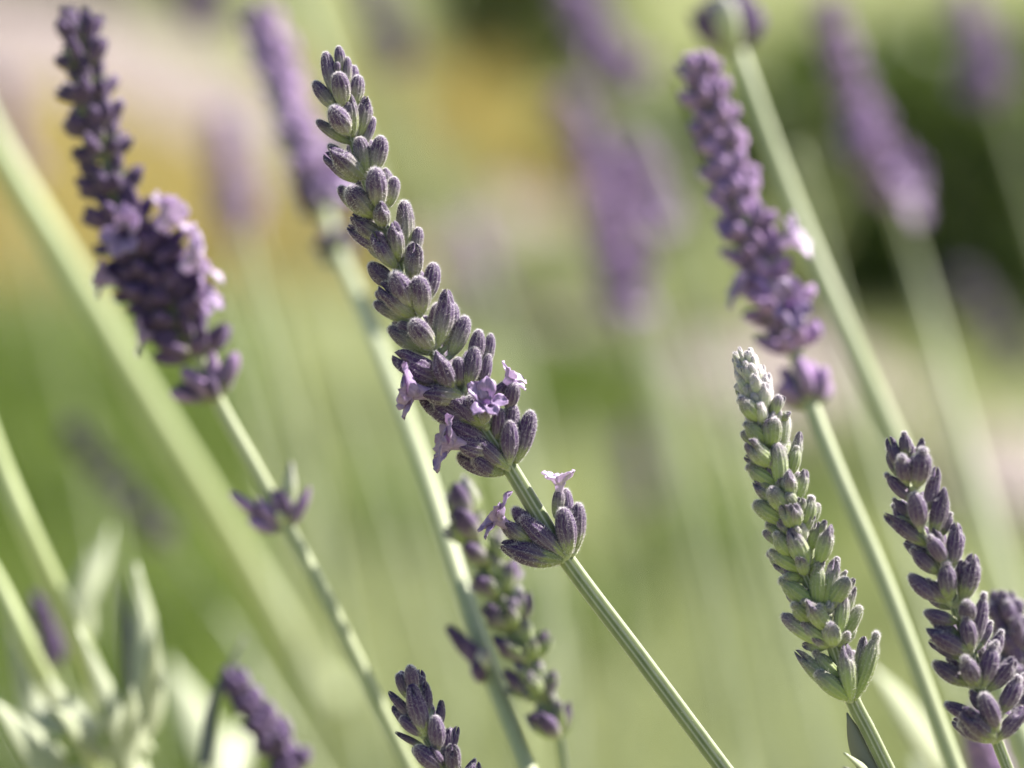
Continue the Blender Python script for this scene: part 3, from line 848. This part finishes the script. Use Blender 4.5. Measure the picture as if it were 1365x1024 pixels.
# --- the tall spike that leans away behind, with its long stem
L9 = Lavender('strongly blurred purple spike with gaps between whorls on the long stem behind the middle spike',
              [(345, 20, 1.45), (372, 95, 1.42), (400, 185, 1.38), (428, 255, 1.35), (447, 325, 1.32), (478, 395, 1.28), (560, 610, 1.18), (640, 860, 1.12), (706, 1034, 1.09)],
              15, tone='bud_dark', stem='stem_soft', group=GN, seed=61)
for (px, py, hw, L, w, n) in ((350, 50, 26, 40, 20, 8), (362, 85, 30, 44, 22, 8), (372, 118, 28, 44, 20, 7), (384, 150, 26, 44, 20, 7), (394, 180, 28, 44, 20, 7), (402, 205, 26, 44, 22, 7), (414, 240, 34, 46, 24, 8), (428, 280, 34, 46, 24, 8), (447, 332, 26, 30, 22, 6)):
    L9.whorl(px, py, hw, L, w, n=n, tone='bud_violet' if py < 260 else None)
L9.open_flower(425, 240, 440, 230, 30, 1.6, 2.0, 'petal', base_fwd=18)
L9.traced(600, 840, 5.565, [(230, 280, 0, -10, 130, .4), (230, 300, 110, 60, 130, .6), (225, 330, 250, 160, 110, .9, 'bud_cream'), (215, 380, 195, 240, 110, .5)])

# --- low spike at the bottom left
L10 = Lavender('small mauve out of focus spike beside a thin dark leaf, below the thick pale stalk',
               [(312, 905, 1.17), (335, 940, 1.17), (365, 985, 1.17), (400, 1035, 1.17), (430, 1090, 1.17)], 9, tone='bud_dark', stem='stem_soft', group=GN, seed=71)
for (px, py, hw, L, w, n) in ((320, 926, 17, 30, 17, 7), (335, 950, 20, 32, 18, 8), (352, 975, 24, 34, 19, 8), (370, 1003, 27, 36, 20, 8), (392, 1035, 30, 36, 20, 8)): L10.whorl(px, py, hw, L, w, n=n, bract=False)

# --- the cut-off spike at the top right on a thick stem
L11 = Lavender('blurred spike with a cream bud on the tall thick stem behind the violet spike',
               [(955, -130, 1.30), (964, -60, 1.30), (976, 40, 1.29), (998, 110, 1.28), (1060, 280, 1.27), (1140, 470, 1.25), (1215, 640, 1.24), (1300, 840, 1.22), (1390, 1050, 1.2)],
               21, tone='bud_dark', stem='stem_soft', group=GN, seed=81)
for (px, py, hw, L, w, n) in ((958, -90, 46, 60, 26, 8), (968, -30, 44, 60, 26, 7), (980, 66, 44, 64, 28, 7)): L11.whorl(px, py, hw, L, w, n=n)
L11.traced(900, 0, 1.0, [(76, 62, 62, -8, 34, 1.5, 'bud_cream'), (80, 64, 32, 8, 28, .8), (84, 64, 108, 2, 28, .8)])

# --- farther flowers, soft patches of purple
def far(label, axis, r, whorls, tone='bud_violet', seed=1, flowers=(), stem='stem_soft', foot=None):
    axis = [(x, y, 1 + (k - 1) * 1.3 if k > 1.5 else k) for x, y, k in axis]
    f = Lavender(label, axis, r, foot=foot, tone=tone, stem=stem, group='lavender flower stems of the far clumps', seed=seed)
    n, hw, L, w, nb = whorls
    p0, p1 = axis[0], axis[1]
    for i in range(n):
        u = (i + .6) / n
        j = min(int(u * 2), 1)
        a, b_ = axis[j], axis[j + 1]
        v = u * 2 - j
        f.whorl(a[0] + (b_[0] - a[0]) * v, a[1] + (b_[1] - a[1]) * v, hw * (.65 + .35 * u), L * (.45 + .55 / a[2]), w * (.45 + .55 / a[2]), n=nb, bract=False)
    for _ in range(3):
        u = f.rng.uniform(.35, 1)
        a, b_ = axis[1], axis[2]
        x, y = a[0] + (b_[0] - a[0]) * u, a[1] + (b_[1] - a[1]) * u
        if axis[0][2] > 1.5 and seed not in (109, 110, 111, 112, 115): f.open_flower(x, y, x + f.rng.uniform(-24, 24), y + f.rng.uniform(-20, 5), fwd=25, size=1.7, roll=f.rng.uniform(0, 6), base_fwd=25)
    for fl in flowers: f.open_flower(*fl[:4], fwd=fl[4], size=fl[5], roll=f.rng.uniform(0, 6), mat='petal', base_fwd=20)
    return f
far('faint blurred purple spike standing behind the leaning spike with white florets', [(298, 180, 2.0), (305, 240, 2.0), (318, 330, 2.0), (345, 450, 1.95), (420, 700, 1.9), (500, 1040, 1.85)], 13, (6, 26, 50, 24, 7), seed=101)
far('dark blurred purple spike in front of the far gravel', [(215, -90, 2.1), (255, -20, 2.1), (290, 45, 2.1), (360, 200, 2.1), (470, 500, 2.1), (640, 1040, 2.0)], 13, (7, 36, 56, 28, 9), 'bud_dark', seed=102)
far('broad pale purple blurred spike against the dark shrub', [(770, 0, 1.95), (800, 55, 1.95), (850, 125, 1.95), (905, 250, 1.9), (980, 480, 1.9), (1120, 1040, 1.8)], 13, (7, 32, 50, 24, 8), seed=103, flowers=((790, 60, 800, 60, 30, 2), (830, 90, 845, 95, 30, 2), (800, 30, 790, 20, 30, 2)))
far('pinkish blurred spike below the broad pale purple one', [(765, 150, 2.0), (785, 190, 2.0), (810, 250, 2.0), (850, 380, 2.0), (930, 640, 1.95), (1030, 1040, 1.9)], 12, (5, 28, 50, 24, 7), seed=104)
far('plump blurred purple spike hanging over the pale grass beside the violet spike', [(800, 275, 1.75), (815, 340, 1.75), (840, 425, 1.75), (870, 520, 1.75), (920, 720, 1.75), (990, 1040, 1.7)], 12, (6, 38, 52, 25, 8), seed=105, flowers=((830, 350, 845, 355, 30, 1.7),))
far('small blurred purple spike between the plump spike and the violet spike', [(842, 215, 1.9), (860, 260, 1.9), (885, 325, 1.9), (920, 420, 1.9), (990, 640, 1.85), (1100, 1040, 1.8)], 12, (5, 34, 48, 24, 8), seed=106)
far('large blurred purple spike rising before the black gaps of the shrub', [(1105, 20, 1.6), (1140, 140, 1.6), (1195, 275, 1.6), (1225, 370, 1.6), (1290, 590, 1.55), (1420, 1040, 1.5)], 14, (8, 32, 50, 24, 8), seed=107, flowers=((1180, 220, 1195, 225, 30, 1.9), (1190, 250, 1205, 240, 30, 1.8)))
far('soft lilac spike near the bright green top of the shrub', [(1285, 5, 1.9), (1305, 60, 1.9), (1330, 135, 1.9), (1370, 260, 1.9), (1450, 520, 1.9), (1600, 1040, 1.85)], 13, (5, 28, 46, 22, 7), seed=108, flowers=((1305, 60, 1310, 65, 30, 2),))
far('barely visible mauve spike in the middle of the gravel', [(625, 315, 2.3), (640, 360, 2.3), (655, 420, 2.3), (680, 560, 2.3), (720, 800, 2.2), (770, 1040, 2.1)], 11, (5, 24, 46, 22, 6), seed=109)
far('dim greyish spike low over the pale grass beside the pale green spike', [(845, 590, 2.2), (850, 630, 2.2), (860, 690, 2.2), (875, 780, 2.2), (900, 900, 2.2), (930, 1040, 2.2)], 11, (5, 24, 46, 22, 6), 'bud_dark', seed=110)
far('greyish mauve spike lying low across the olive lawn', [(110, 590, 1.55), (165, 655, 1.55), (240, 745, 1.55), (300, 830, 1.55), (370, 940, 1.5), (430, 1040, 1.5)], 11, (6, 20, 50, 20, 6), 'bud_grey', seed=111)
far('blurred purple spike low against the shrub foot', [(1290, 380, 2.0), (1325, 440, 2.0), (1365, 510, 2.0), (1420, 640, 2.0), (1500, 820, 2.0), (1600, 1040, 2.0)], 12, (5, 26, 48, 22, 6), 'bud_grey', seed=112)
far('tiny dark purple spike among the grey green leaves', [(58, 820, 1.3), (66, 850, 1.3), (80, 900, 1.3), (95, 950, 1.3), (110, 1000, 1.3), (125, 1050, 1.3)], 8, (4, 15, 36, 17, 6), 'bud_dark', seed=113)
far('purple spike tip peeping up below the knobbed purple spike', [(1308, 980, 1.25), (1318, 1020, 1.25), (1335, 1060, 1.25), (1355, 1110, 1.25), (1375, 1160, 1.25)], 9, (4, 28, 44, 22, 8), 'bud_violet', seed=114)
far('grey purple spike at the far side of the gravel', [(480, -60, 2.2), (505, 20, 2.2), (540, 110, 2.2), (590, 260, 2.2), (660, 520, 2.2), (760, 1040, 2.1)], 13, (7, 30, 54, 24, 7), 'bud_dark', seed=115)
far('faint lilac spike tip far behind the spike with white florets', [(0, 120, 2.3), (10, 180, 2.3), (25, 250, 2.3), (60, 380, 2.3), (120, 620, 2.3), (200, 1040, 2.2)], 12, (5, 24, 46, 22, 6), seed=116)

# ------------------------------------------------------------------ bare stalks and leaves
def stalk(name, label, axis, r_px, mat='stalk', cat='stalk'):
    A = [at(*a) for a in axis]
    d = (A[-1] - A[-2]).normalized()
    G = Vector((A[-1].x + d.x * A[-1].z * .5, A[-1].y + A[-1].z * .15, -0.008))
    P = [Vector(v) for v in catmull([tuple(a) for a in A] + [tuple(G)], 40)]
    root = empty(name, G, label, cat, 'pale bare stalks')
    n = len(P)
    link('stem', stem_mesh([p - G for p in P], [r_px * PX * (0.8 + .25 * i / n) for i in range(n)], False, M[mat]), root)
    return root
stalk('grass_stalk', 'thick pale yellowish green stalk slanting behind the spike with white florets', [(-70, 60, 1.46), (0, 205, 1.46), (90, 355, 1.46), (190, 525, 1.47), (290, 690, 1.5), (365, 815, 1.62), (425, 915, 1.9), (470, 1000, 2.3)], 33)
stalk('grass_stalk', 'pale green stalk ending among the grey green leaves', [(-60, 450, 1.22), (0, 620, 1.22), (40, 715, 1.22), (85, 815, 1.24), (130, 920, 1.3), (180, 1040, 1.36)], 20)
stalk('grass_stalk', 'short pale stalk beside the tiny dark purple spike', [(-50, 700, 1.2), (0, 785, 1.2), (40, 870, 1.2), (90, 960, 1.24), (140, 1060, 1.3)], 17)
stalk('grass_stalk', 'very soft pale stalk behind the tip of the sharp middle spike', [(370, -80, 1.75), (405, 0, 1.75), (440, 90, 1.75), (520, 330, 1.75), (600, 620, 1.75), (700, 1040, 1.7)], 20, 'stem_soft')
stalk('grass_stalk', 'soft pale green stalk over the gravel to the left of the knobbed purple spike', [(1060, 200, 1.8), (1120, 420, 1.8), (1180, 640, 1.75), (1240, 820, 1.7), (1310, 1040, 1.65)], 14, 'stem_soft')
for i, (x0, x1, kk) in enumerate(((560, 640, 2.0), (720, 760, 2.1), (905, 985, 1.9), (470, 540, 2.2), (800, 850, 2.3), (980, 1050, 2.0))):
    stalk('grass_stalk', ['faint stalk blurred into the pale grass, behind the long stem of the spaced whorls', 'faint stalk blurred into the pale grass, behind the ridged stem', 'faint stalk in the pale grass just left of the pale green spike',
          'faint stalk in the pale grass left of the long blurred stem', 'faint stalk below the plump blurred spike', 'faint stalk right behind the pale green spike'][i],
          [(x0 - 30, 430 + 30 * i, kk), (x0, 620, kk), ((x0 + x1) / 2, 800, kk), (x1, 1040, kk)], 11, 'stem_soft')

for x0, x1, y0, kk, lab in ((385, 470, 470, 1.9, 'pale mauve tinted stalk rising just right of the spike with white florets'), (330, 420, 560, 1.7, 'pale stalk behind the stem of the spike with white florets'),
                            (1240, 1330, 420, 1.9, 'pale stalk over the gravel behind the knobbed purple spike'), (700, 770, 520, 2.0, 'pale stalk behind the lowest whorl of the sharp middle spike')):
    stalk('grass_stalk', lab, [(x0 - 50, y0 - 160, kk), (x0, y0, kk), ((x0 + x1) / 2, y0 + 200, kk), (x1, y0 + 440, kk)], 13, 'stem_soft')

def leaf_mesh(P, w, mat, fold=0.35, lit=True):
    """A narrow leaf along P (Vectors), w wide, folded along its midrib, with real thickness."""
    n = len(P)
    fr = frames(P)
    V, F = [], []
    nv = 7
    th = 0.00022
    for s in (0, 1):
        for i, (p, (t, nn, bb)) in enumerate(zip(P, fr)):
            u = i / (n - 1)
            ww = w / 2 * max(.06, (math.sin(math.pi * min(1, .12 + u * .8)) ** .6) * (1 - u ** 5) + .05)
            face = (sun_dir - FWD) if lit else -FWD        # the leaf turns its face partly to the sun
            side = t.cross(face).normalized()
            up_ = t.cross(side).normalized()
            for j in range(nv):
                v = j / (nv - 1) * 2 - 1
                V.append(tuple(p + side * v * ww + up_ * (fold * ww * v * v - th * s)))
    o = n * nv
    for i in range(n - 1):
        for j in range(nv - 1):
            a = i * nv + j
            F.append((a, a + 1, a + nv + 1, a + nv))
            F.append((o + a, o + a + nv, o + a + nv + 1, o + a + 1))
    rim = [j for j in range(nv)] + [i * nv + nv - 1 for i in range(1, n)] + [(n - 1) * nv + j for j in range(nv - 2, -1, -1)] + [i * nv for i in range(n - 2, 0, -1)]
    for a, b_ in zip(rim, rim[1:] + rim[:1]): F.append((a, o + a, o + b_, b_))
    return mesh('leaf', V, F, [M[mat]])

def shoot(label, stem_axis, leaves, r_px=6, mat='leaf'):
    A = [at(*a) for a in stem_axis]
    G = Vector((A[-1].x + .03, A[-1].y + .05, -0.008))
    root = empty('lavender_shoot', G, label, 'shoot', 'leafy lavender shoots')
    P = [Vector(v) for v in catmull([tuple(a) for a in A] + [tuple(A[-1].lerp(G, .5)), tuple(G)], 24)]
    link('stem', stem_mesh([p - G for p in P], [r_px * PX] * len(P), False, M['stem_soft']), root)
    for lf in leaves:
        bx, by, tx, ty, w, k0, k1, bow = lf[:8]
        B, T = at(bx, by, k0), at(tx, ty, k1)
        C = min(P, key=lambda q: (q - B).length_squared)
        mid = B.lerp(T, .5) + RIGHT * bow * PX
        pts = [tuple(C - G), tuple(B.lerp(T, .06) - G), tuple(mid - G), tuple(T - G)] if (C - B).length < 0.004 else [tuple(C - G), tuple(B - G), tuple(mid - G), tuple(T - G)]
        Q = [Vector(v) for v in catmull(pts, 14)]
        link('leaf', leaf_mesh(Q, w * PX * 1.9, lf[8] if len(lf) > 8 else mat, lit=len(lf) < 9), root)
    return root
shoot('grey green leafy shoot with a glaring sunlit leaf beside the thick pale stalk', [(186, 985, 1.2), (190, 1010, 1.2), (200, 1060, 1.2)],
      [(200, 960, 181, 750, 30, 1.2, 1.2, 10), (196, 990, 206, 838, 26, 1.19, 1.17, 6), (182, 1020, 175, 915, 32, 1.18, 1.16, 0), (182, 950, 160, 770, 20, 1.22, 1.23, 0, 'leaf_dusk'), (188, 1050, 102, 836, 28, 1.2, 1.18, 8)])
shoot('soft upright leaf pair rising behind the glaring sunlit leaf', [(108, 850, 1.34), (112, 920, 1.34), (130, 1050, 1.32)], [(108, 850, 119, 735, 28, 1.34, 1.34, -6), (112, 800, 149, 702, 20, 1.34, 1.36, 4)])
shoot('low leafy shoot at the foot of the short pale stalk', [(100, 975, 1.22), (108, 1010, 1.22), (120, 1060, 1.22)], [(125, 975, 62, 905, 30, 1.22, 1.2, -4), (130, 990, 74, 945, 34, 1.2, 1.17, 4), (96, 1040, -10, 935, 44, 1.2, 1.18, 0), (60, 950, -6, 768, 32, 1.24, 1.24, 8)])
shoot('broad pale soft leaf between the glaring leaf and the small mauve spike', [(290, 1030, 1.5), (294, 1060, 1.5), (300, 1100, 1.5)], [(288, 1010, 222, 878, 52, 1.5, 1.5, 6), (292, 1040, 330, 960, 40, 1.5, 1.55, 6)])
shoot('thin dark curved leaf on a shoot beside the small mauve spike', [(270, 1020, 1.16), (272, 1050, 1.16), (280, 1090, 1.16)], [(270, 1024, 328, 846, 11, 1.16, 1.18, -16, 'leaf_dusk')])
shoot('broad sunlit white green leaf under the pale green spike', [(1262, 1010, 1.28), (1270, 1060, 1.28), (1280, 1100, 1.28)], [(1262, 1010, 1160, 888, 56, 1.28, 1.24, 6), (1265, 1040, 1215, 1010, 40, 1.28, 1.3, 0)])
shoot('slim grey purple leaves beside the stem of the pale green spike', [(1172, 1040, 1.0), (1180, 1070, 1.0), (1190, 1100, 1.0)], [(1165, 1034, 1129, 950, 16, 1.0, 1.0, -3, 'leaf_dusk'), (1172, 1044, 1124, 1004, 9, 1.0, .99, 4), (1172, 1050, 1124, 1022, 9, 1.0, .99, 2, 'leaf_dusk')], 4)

# ------------------------------------------------------------------ the bush the near stems grow from (below the picture)
def scatter_leaves(name, n, sampler, ln, wd, mat, up=0.6):
    V, F = [], []
    for _ in range(n):
        p, outw = sampler()
        d = (outw * rng.uniform(.4, 1) + Vector((rng.gauss(0, .4), rng.gauss(0, .4), up + rng.gauss(0, .3)))).normalized()
        s_ = d.orthogonal().normalized()
        s_.rotate(Quaternion(d, rng.uniform(0, 6.28)))
        l, w = ln * rng.uniform(.6, 1.2), wd * rng.uniform(.7, 1.2)
        u = d.cross(s_)
        n0 = len(V)
        V += [tuple(p), tuple(p + d * l * .5 + s_ * w * .5 + u * w * .15), tuple(p + d * l), tuple(p + d * l * .5 - s_ * w * .5 + u * w * .15)]
        F += [(n0, n0 + 1, n0 + 2, n0 + 3)]
    return mesh(name, V, F, [M[mat]])
def bush(label, c, rx, ry, h, n, stems=9):
    root = empty('lavender_bush', Vector((c[0], c[1], -0.008)), label, 'bush')
    for i in range(stems):
        a = i * 6.2832 / stems + rng.uniform(-.3, .3)
        e = Vector((math.cos(a) * rx * .7, math.sin(a) * ry * .7, h * rng.uniform(.5, .75)))
        P = [Vector(v) for v in catmull([(0, 0, 0), (e.x * .3, e.y * .3, e.z * .5), tuple(e)], 8)]
        link('branch', stem_mesh(P, [0.006 * (1 - .08 * j) for j in range(8)], False, M['bark']), root)
    def smp():
        a, r = rng.uniform(0, 6.2832), rng.random() ** .5
        x, y = math.cos(a) * rx * r, math.sin(a) * ry * r
        z = h * (1 - r * r * .75) * rng.uniform(.15, 1)
        return Vector((x, y, z)), Vector((math.cos(a) * r, math.sin(a) * r, .3))
    tag(link('foliage', scatter_leaves('foliage', n, smp, 0.03, 0.004, 'leaf'), root), kind='stuff')
bush('grey green lavender bush under the near flower stems', (0.17, 0.09), 0.24, 0.16, 0.19, 2500)
bush('grey green lavender bush under the far flower stems', (0.16, 0.47), 0.34, 0.16, 0.11, 2500)

# ------------------------------------------------------------------ the dark shrubs beyond the path
def shrub(label, c, rx, ry, h, n, seed):
    r_ = random.Random(seed)
    root = empty('shrub', Vector((c[0], c[1], -0.01)), label, 'shrub', 'dark shrubs beyond the gravel path')
    clumps = []
    for i in range(52):
        a, r = r_.uniform(0, 6.2832), r_.random() ** .5
        z = h * r_.uniform(.03, .95)
        f = math.sqrt(max(.1, 1 - (z / h) ** 3))
        clumps.append((Vector((math.cos(a) * rx * r * f, math.sin(a) * ry * r * f, z)), r_.uniform(.35, .8) * min(rx, ry, h) * .42))
    P = [Vector(v) for v in catmull([(0, 0, 0), (.02, 0, h * .3), (0, .02, h * .75)], 8)]
    link('trunk', stem_mesh(P, [0.018 * (1 - .09 * j) for j in range(8)], False, M['bark']), root)
    for q, _ in clumps[:10]:
        P = [Vector(v) for v in catmull([(.01, 0, h * .15), tuple(q * .5 + Vector((0, 0, h * .1))), tuple(q)], 7)]
        link('branch', stem_mesh(P, [0.007 * (1 - .1 * j) for j in range(7)], False, M['bark']), root)
    def smp():
        q, cr = clumps[r_.randrange(len(clumps))]
        d = Vector((rng.gauss(0, 1), rng.gauss(0, 1), rng.gauss(0, 1))).normalized()
        return q + d * cr * (rng.random() ** .4), d
    tag(link('crown', scatter_leaves('crown', n, smp, 0.035, 0.018, 'shrub', .2), root), kind='stuff')
shrub('low dark green shrub beyond the gravel path, behind the large blurred purple spike', (0.40, 2.55), 0.34, 0.44, 0.21, 7500, 1)
shrub('dark green shrub behind the broad pale purple spike', (0.04, 4.2), 0.16, 0.2, 0.30, 3000, 2)
shrub('dark shrub at the right end of the row, beside the lilac spike', (0.95, 2.7), 0.34, 0.40, 0.24, 6000, 3)
shrub('grey green shrub at the far end of the gravel path', (-0.95, 6.0), 0.5, 0.3, 0.34, 3600, 4)

# ------------------------------------------------------------------ tufts of longer grass along and on the path
def tuft(label, c, r, h, n, mat, seed):
    r_ = random.Random(seed)
    root = empty('grass_tuft', Vector((c[0], c[1], -0.012)), label, 'grass tuft', 'grass tufts along the path')
    V, F = [], []
    for _ in range(int(n * .6)):
        a, q = r_.uniform(0, 6.28), r * r_.random() ** .6
        x, y = math.cos(a) * q, math.sin(a) * q
        hh, w = h * r_.uniform(.5, 1), r_.uniform(.0015, .0035)
        lx, ly = math.cos(a) * hh * r_.uniform(.05, .5), math.sin(a) * hh * r_.uniform(.05, .5)
        b = r_.uniform(0, 6.28)
        dx, dy = math.cos(b) * w, math.sin(b) * w
        n0 = len(V)
        V += [(x - dx, y - dy, 0), (x + dx, y + dy, 0), (x + lx * .4 + dx, y + ly * .4 + dy, hh * .6), (x + lx * .4 - dx, y + ly * .4 - dy, hh * .6), (x + lx, y + ly, hh)]
        F += [(n0, n0 + 1, n0 + 2, n0 + 3), (n0 + 3, n0 + 2, n0 + 4)]
    tag(link('blades', mesh('blades', V, F, [M[mat]]), root), kind='stuff')
for i, (px, py, r, h, n, mat, lab) in enumerate((
        (560, 330, .06, .16, 260, 'grass', 'loose green tuft on the gravel just right of the sharp middle spike'),
        (700, 430, .06, .13, 260, 'grass', 'green tuft on the gravel left of the plump blurred spike'),
        (690, 260, .08, .14, 300, 'dry', 'straw coloured tuft beyond the gravel under the pinkish spike'),
        (900, 470, .07, .13, 300, 'grass', 'green tuft on the gravel beside the violet spike'),
        (620, 200, .07, .17, 260, 'dry', 'straw coloured tuft beyond the tip of the sharp middle spike'),
        (480, 260, .06, .18, 240, 'grass', 'green tuft on the gravel behind the sharp middle spike'),
        (1010, 420, .06, .16, 300, 'grass', 'green tuft at the shrub foot behind the thick stem with the cream bud'),
        (1290, 400, .06, .13, 260, 'grass', 'green tuft before the shrub, over the knobbed purple spike'),
        (1110, 400, .05, .14, 240, 'grass', 'green tuft before the shrub, below the large blurred purple spike'),
        (1190, 640, .05, .09, 240, 'grass', 'low green tuft on the near edge of the gravel'),
        (400, 330, .08, .12, 300, 'dry', 'straw tuft left of the sharp middle spike'),
        (800, 560, .05, .09, 240, 'lush', 'deep green tuft in the pale grass below the plump blurred spike'),
        (980, 760, .05, .08, 240, 'lush', 'deep green tuft in the pale grass left of the pale green spike'),
        (760, 860, .05, .07, 240, 'lush', 'deep green tuft in the pale grass behind the ridged stem'),
        (560, 720, .05, .08, 240, 'lush', 'deep green tuft in the pale grass left of the spaced whorls'))):
    g = on_ground(px, py)
    tuft(lab, (g.x, g.y), r, h, n, mat, 300 + i)
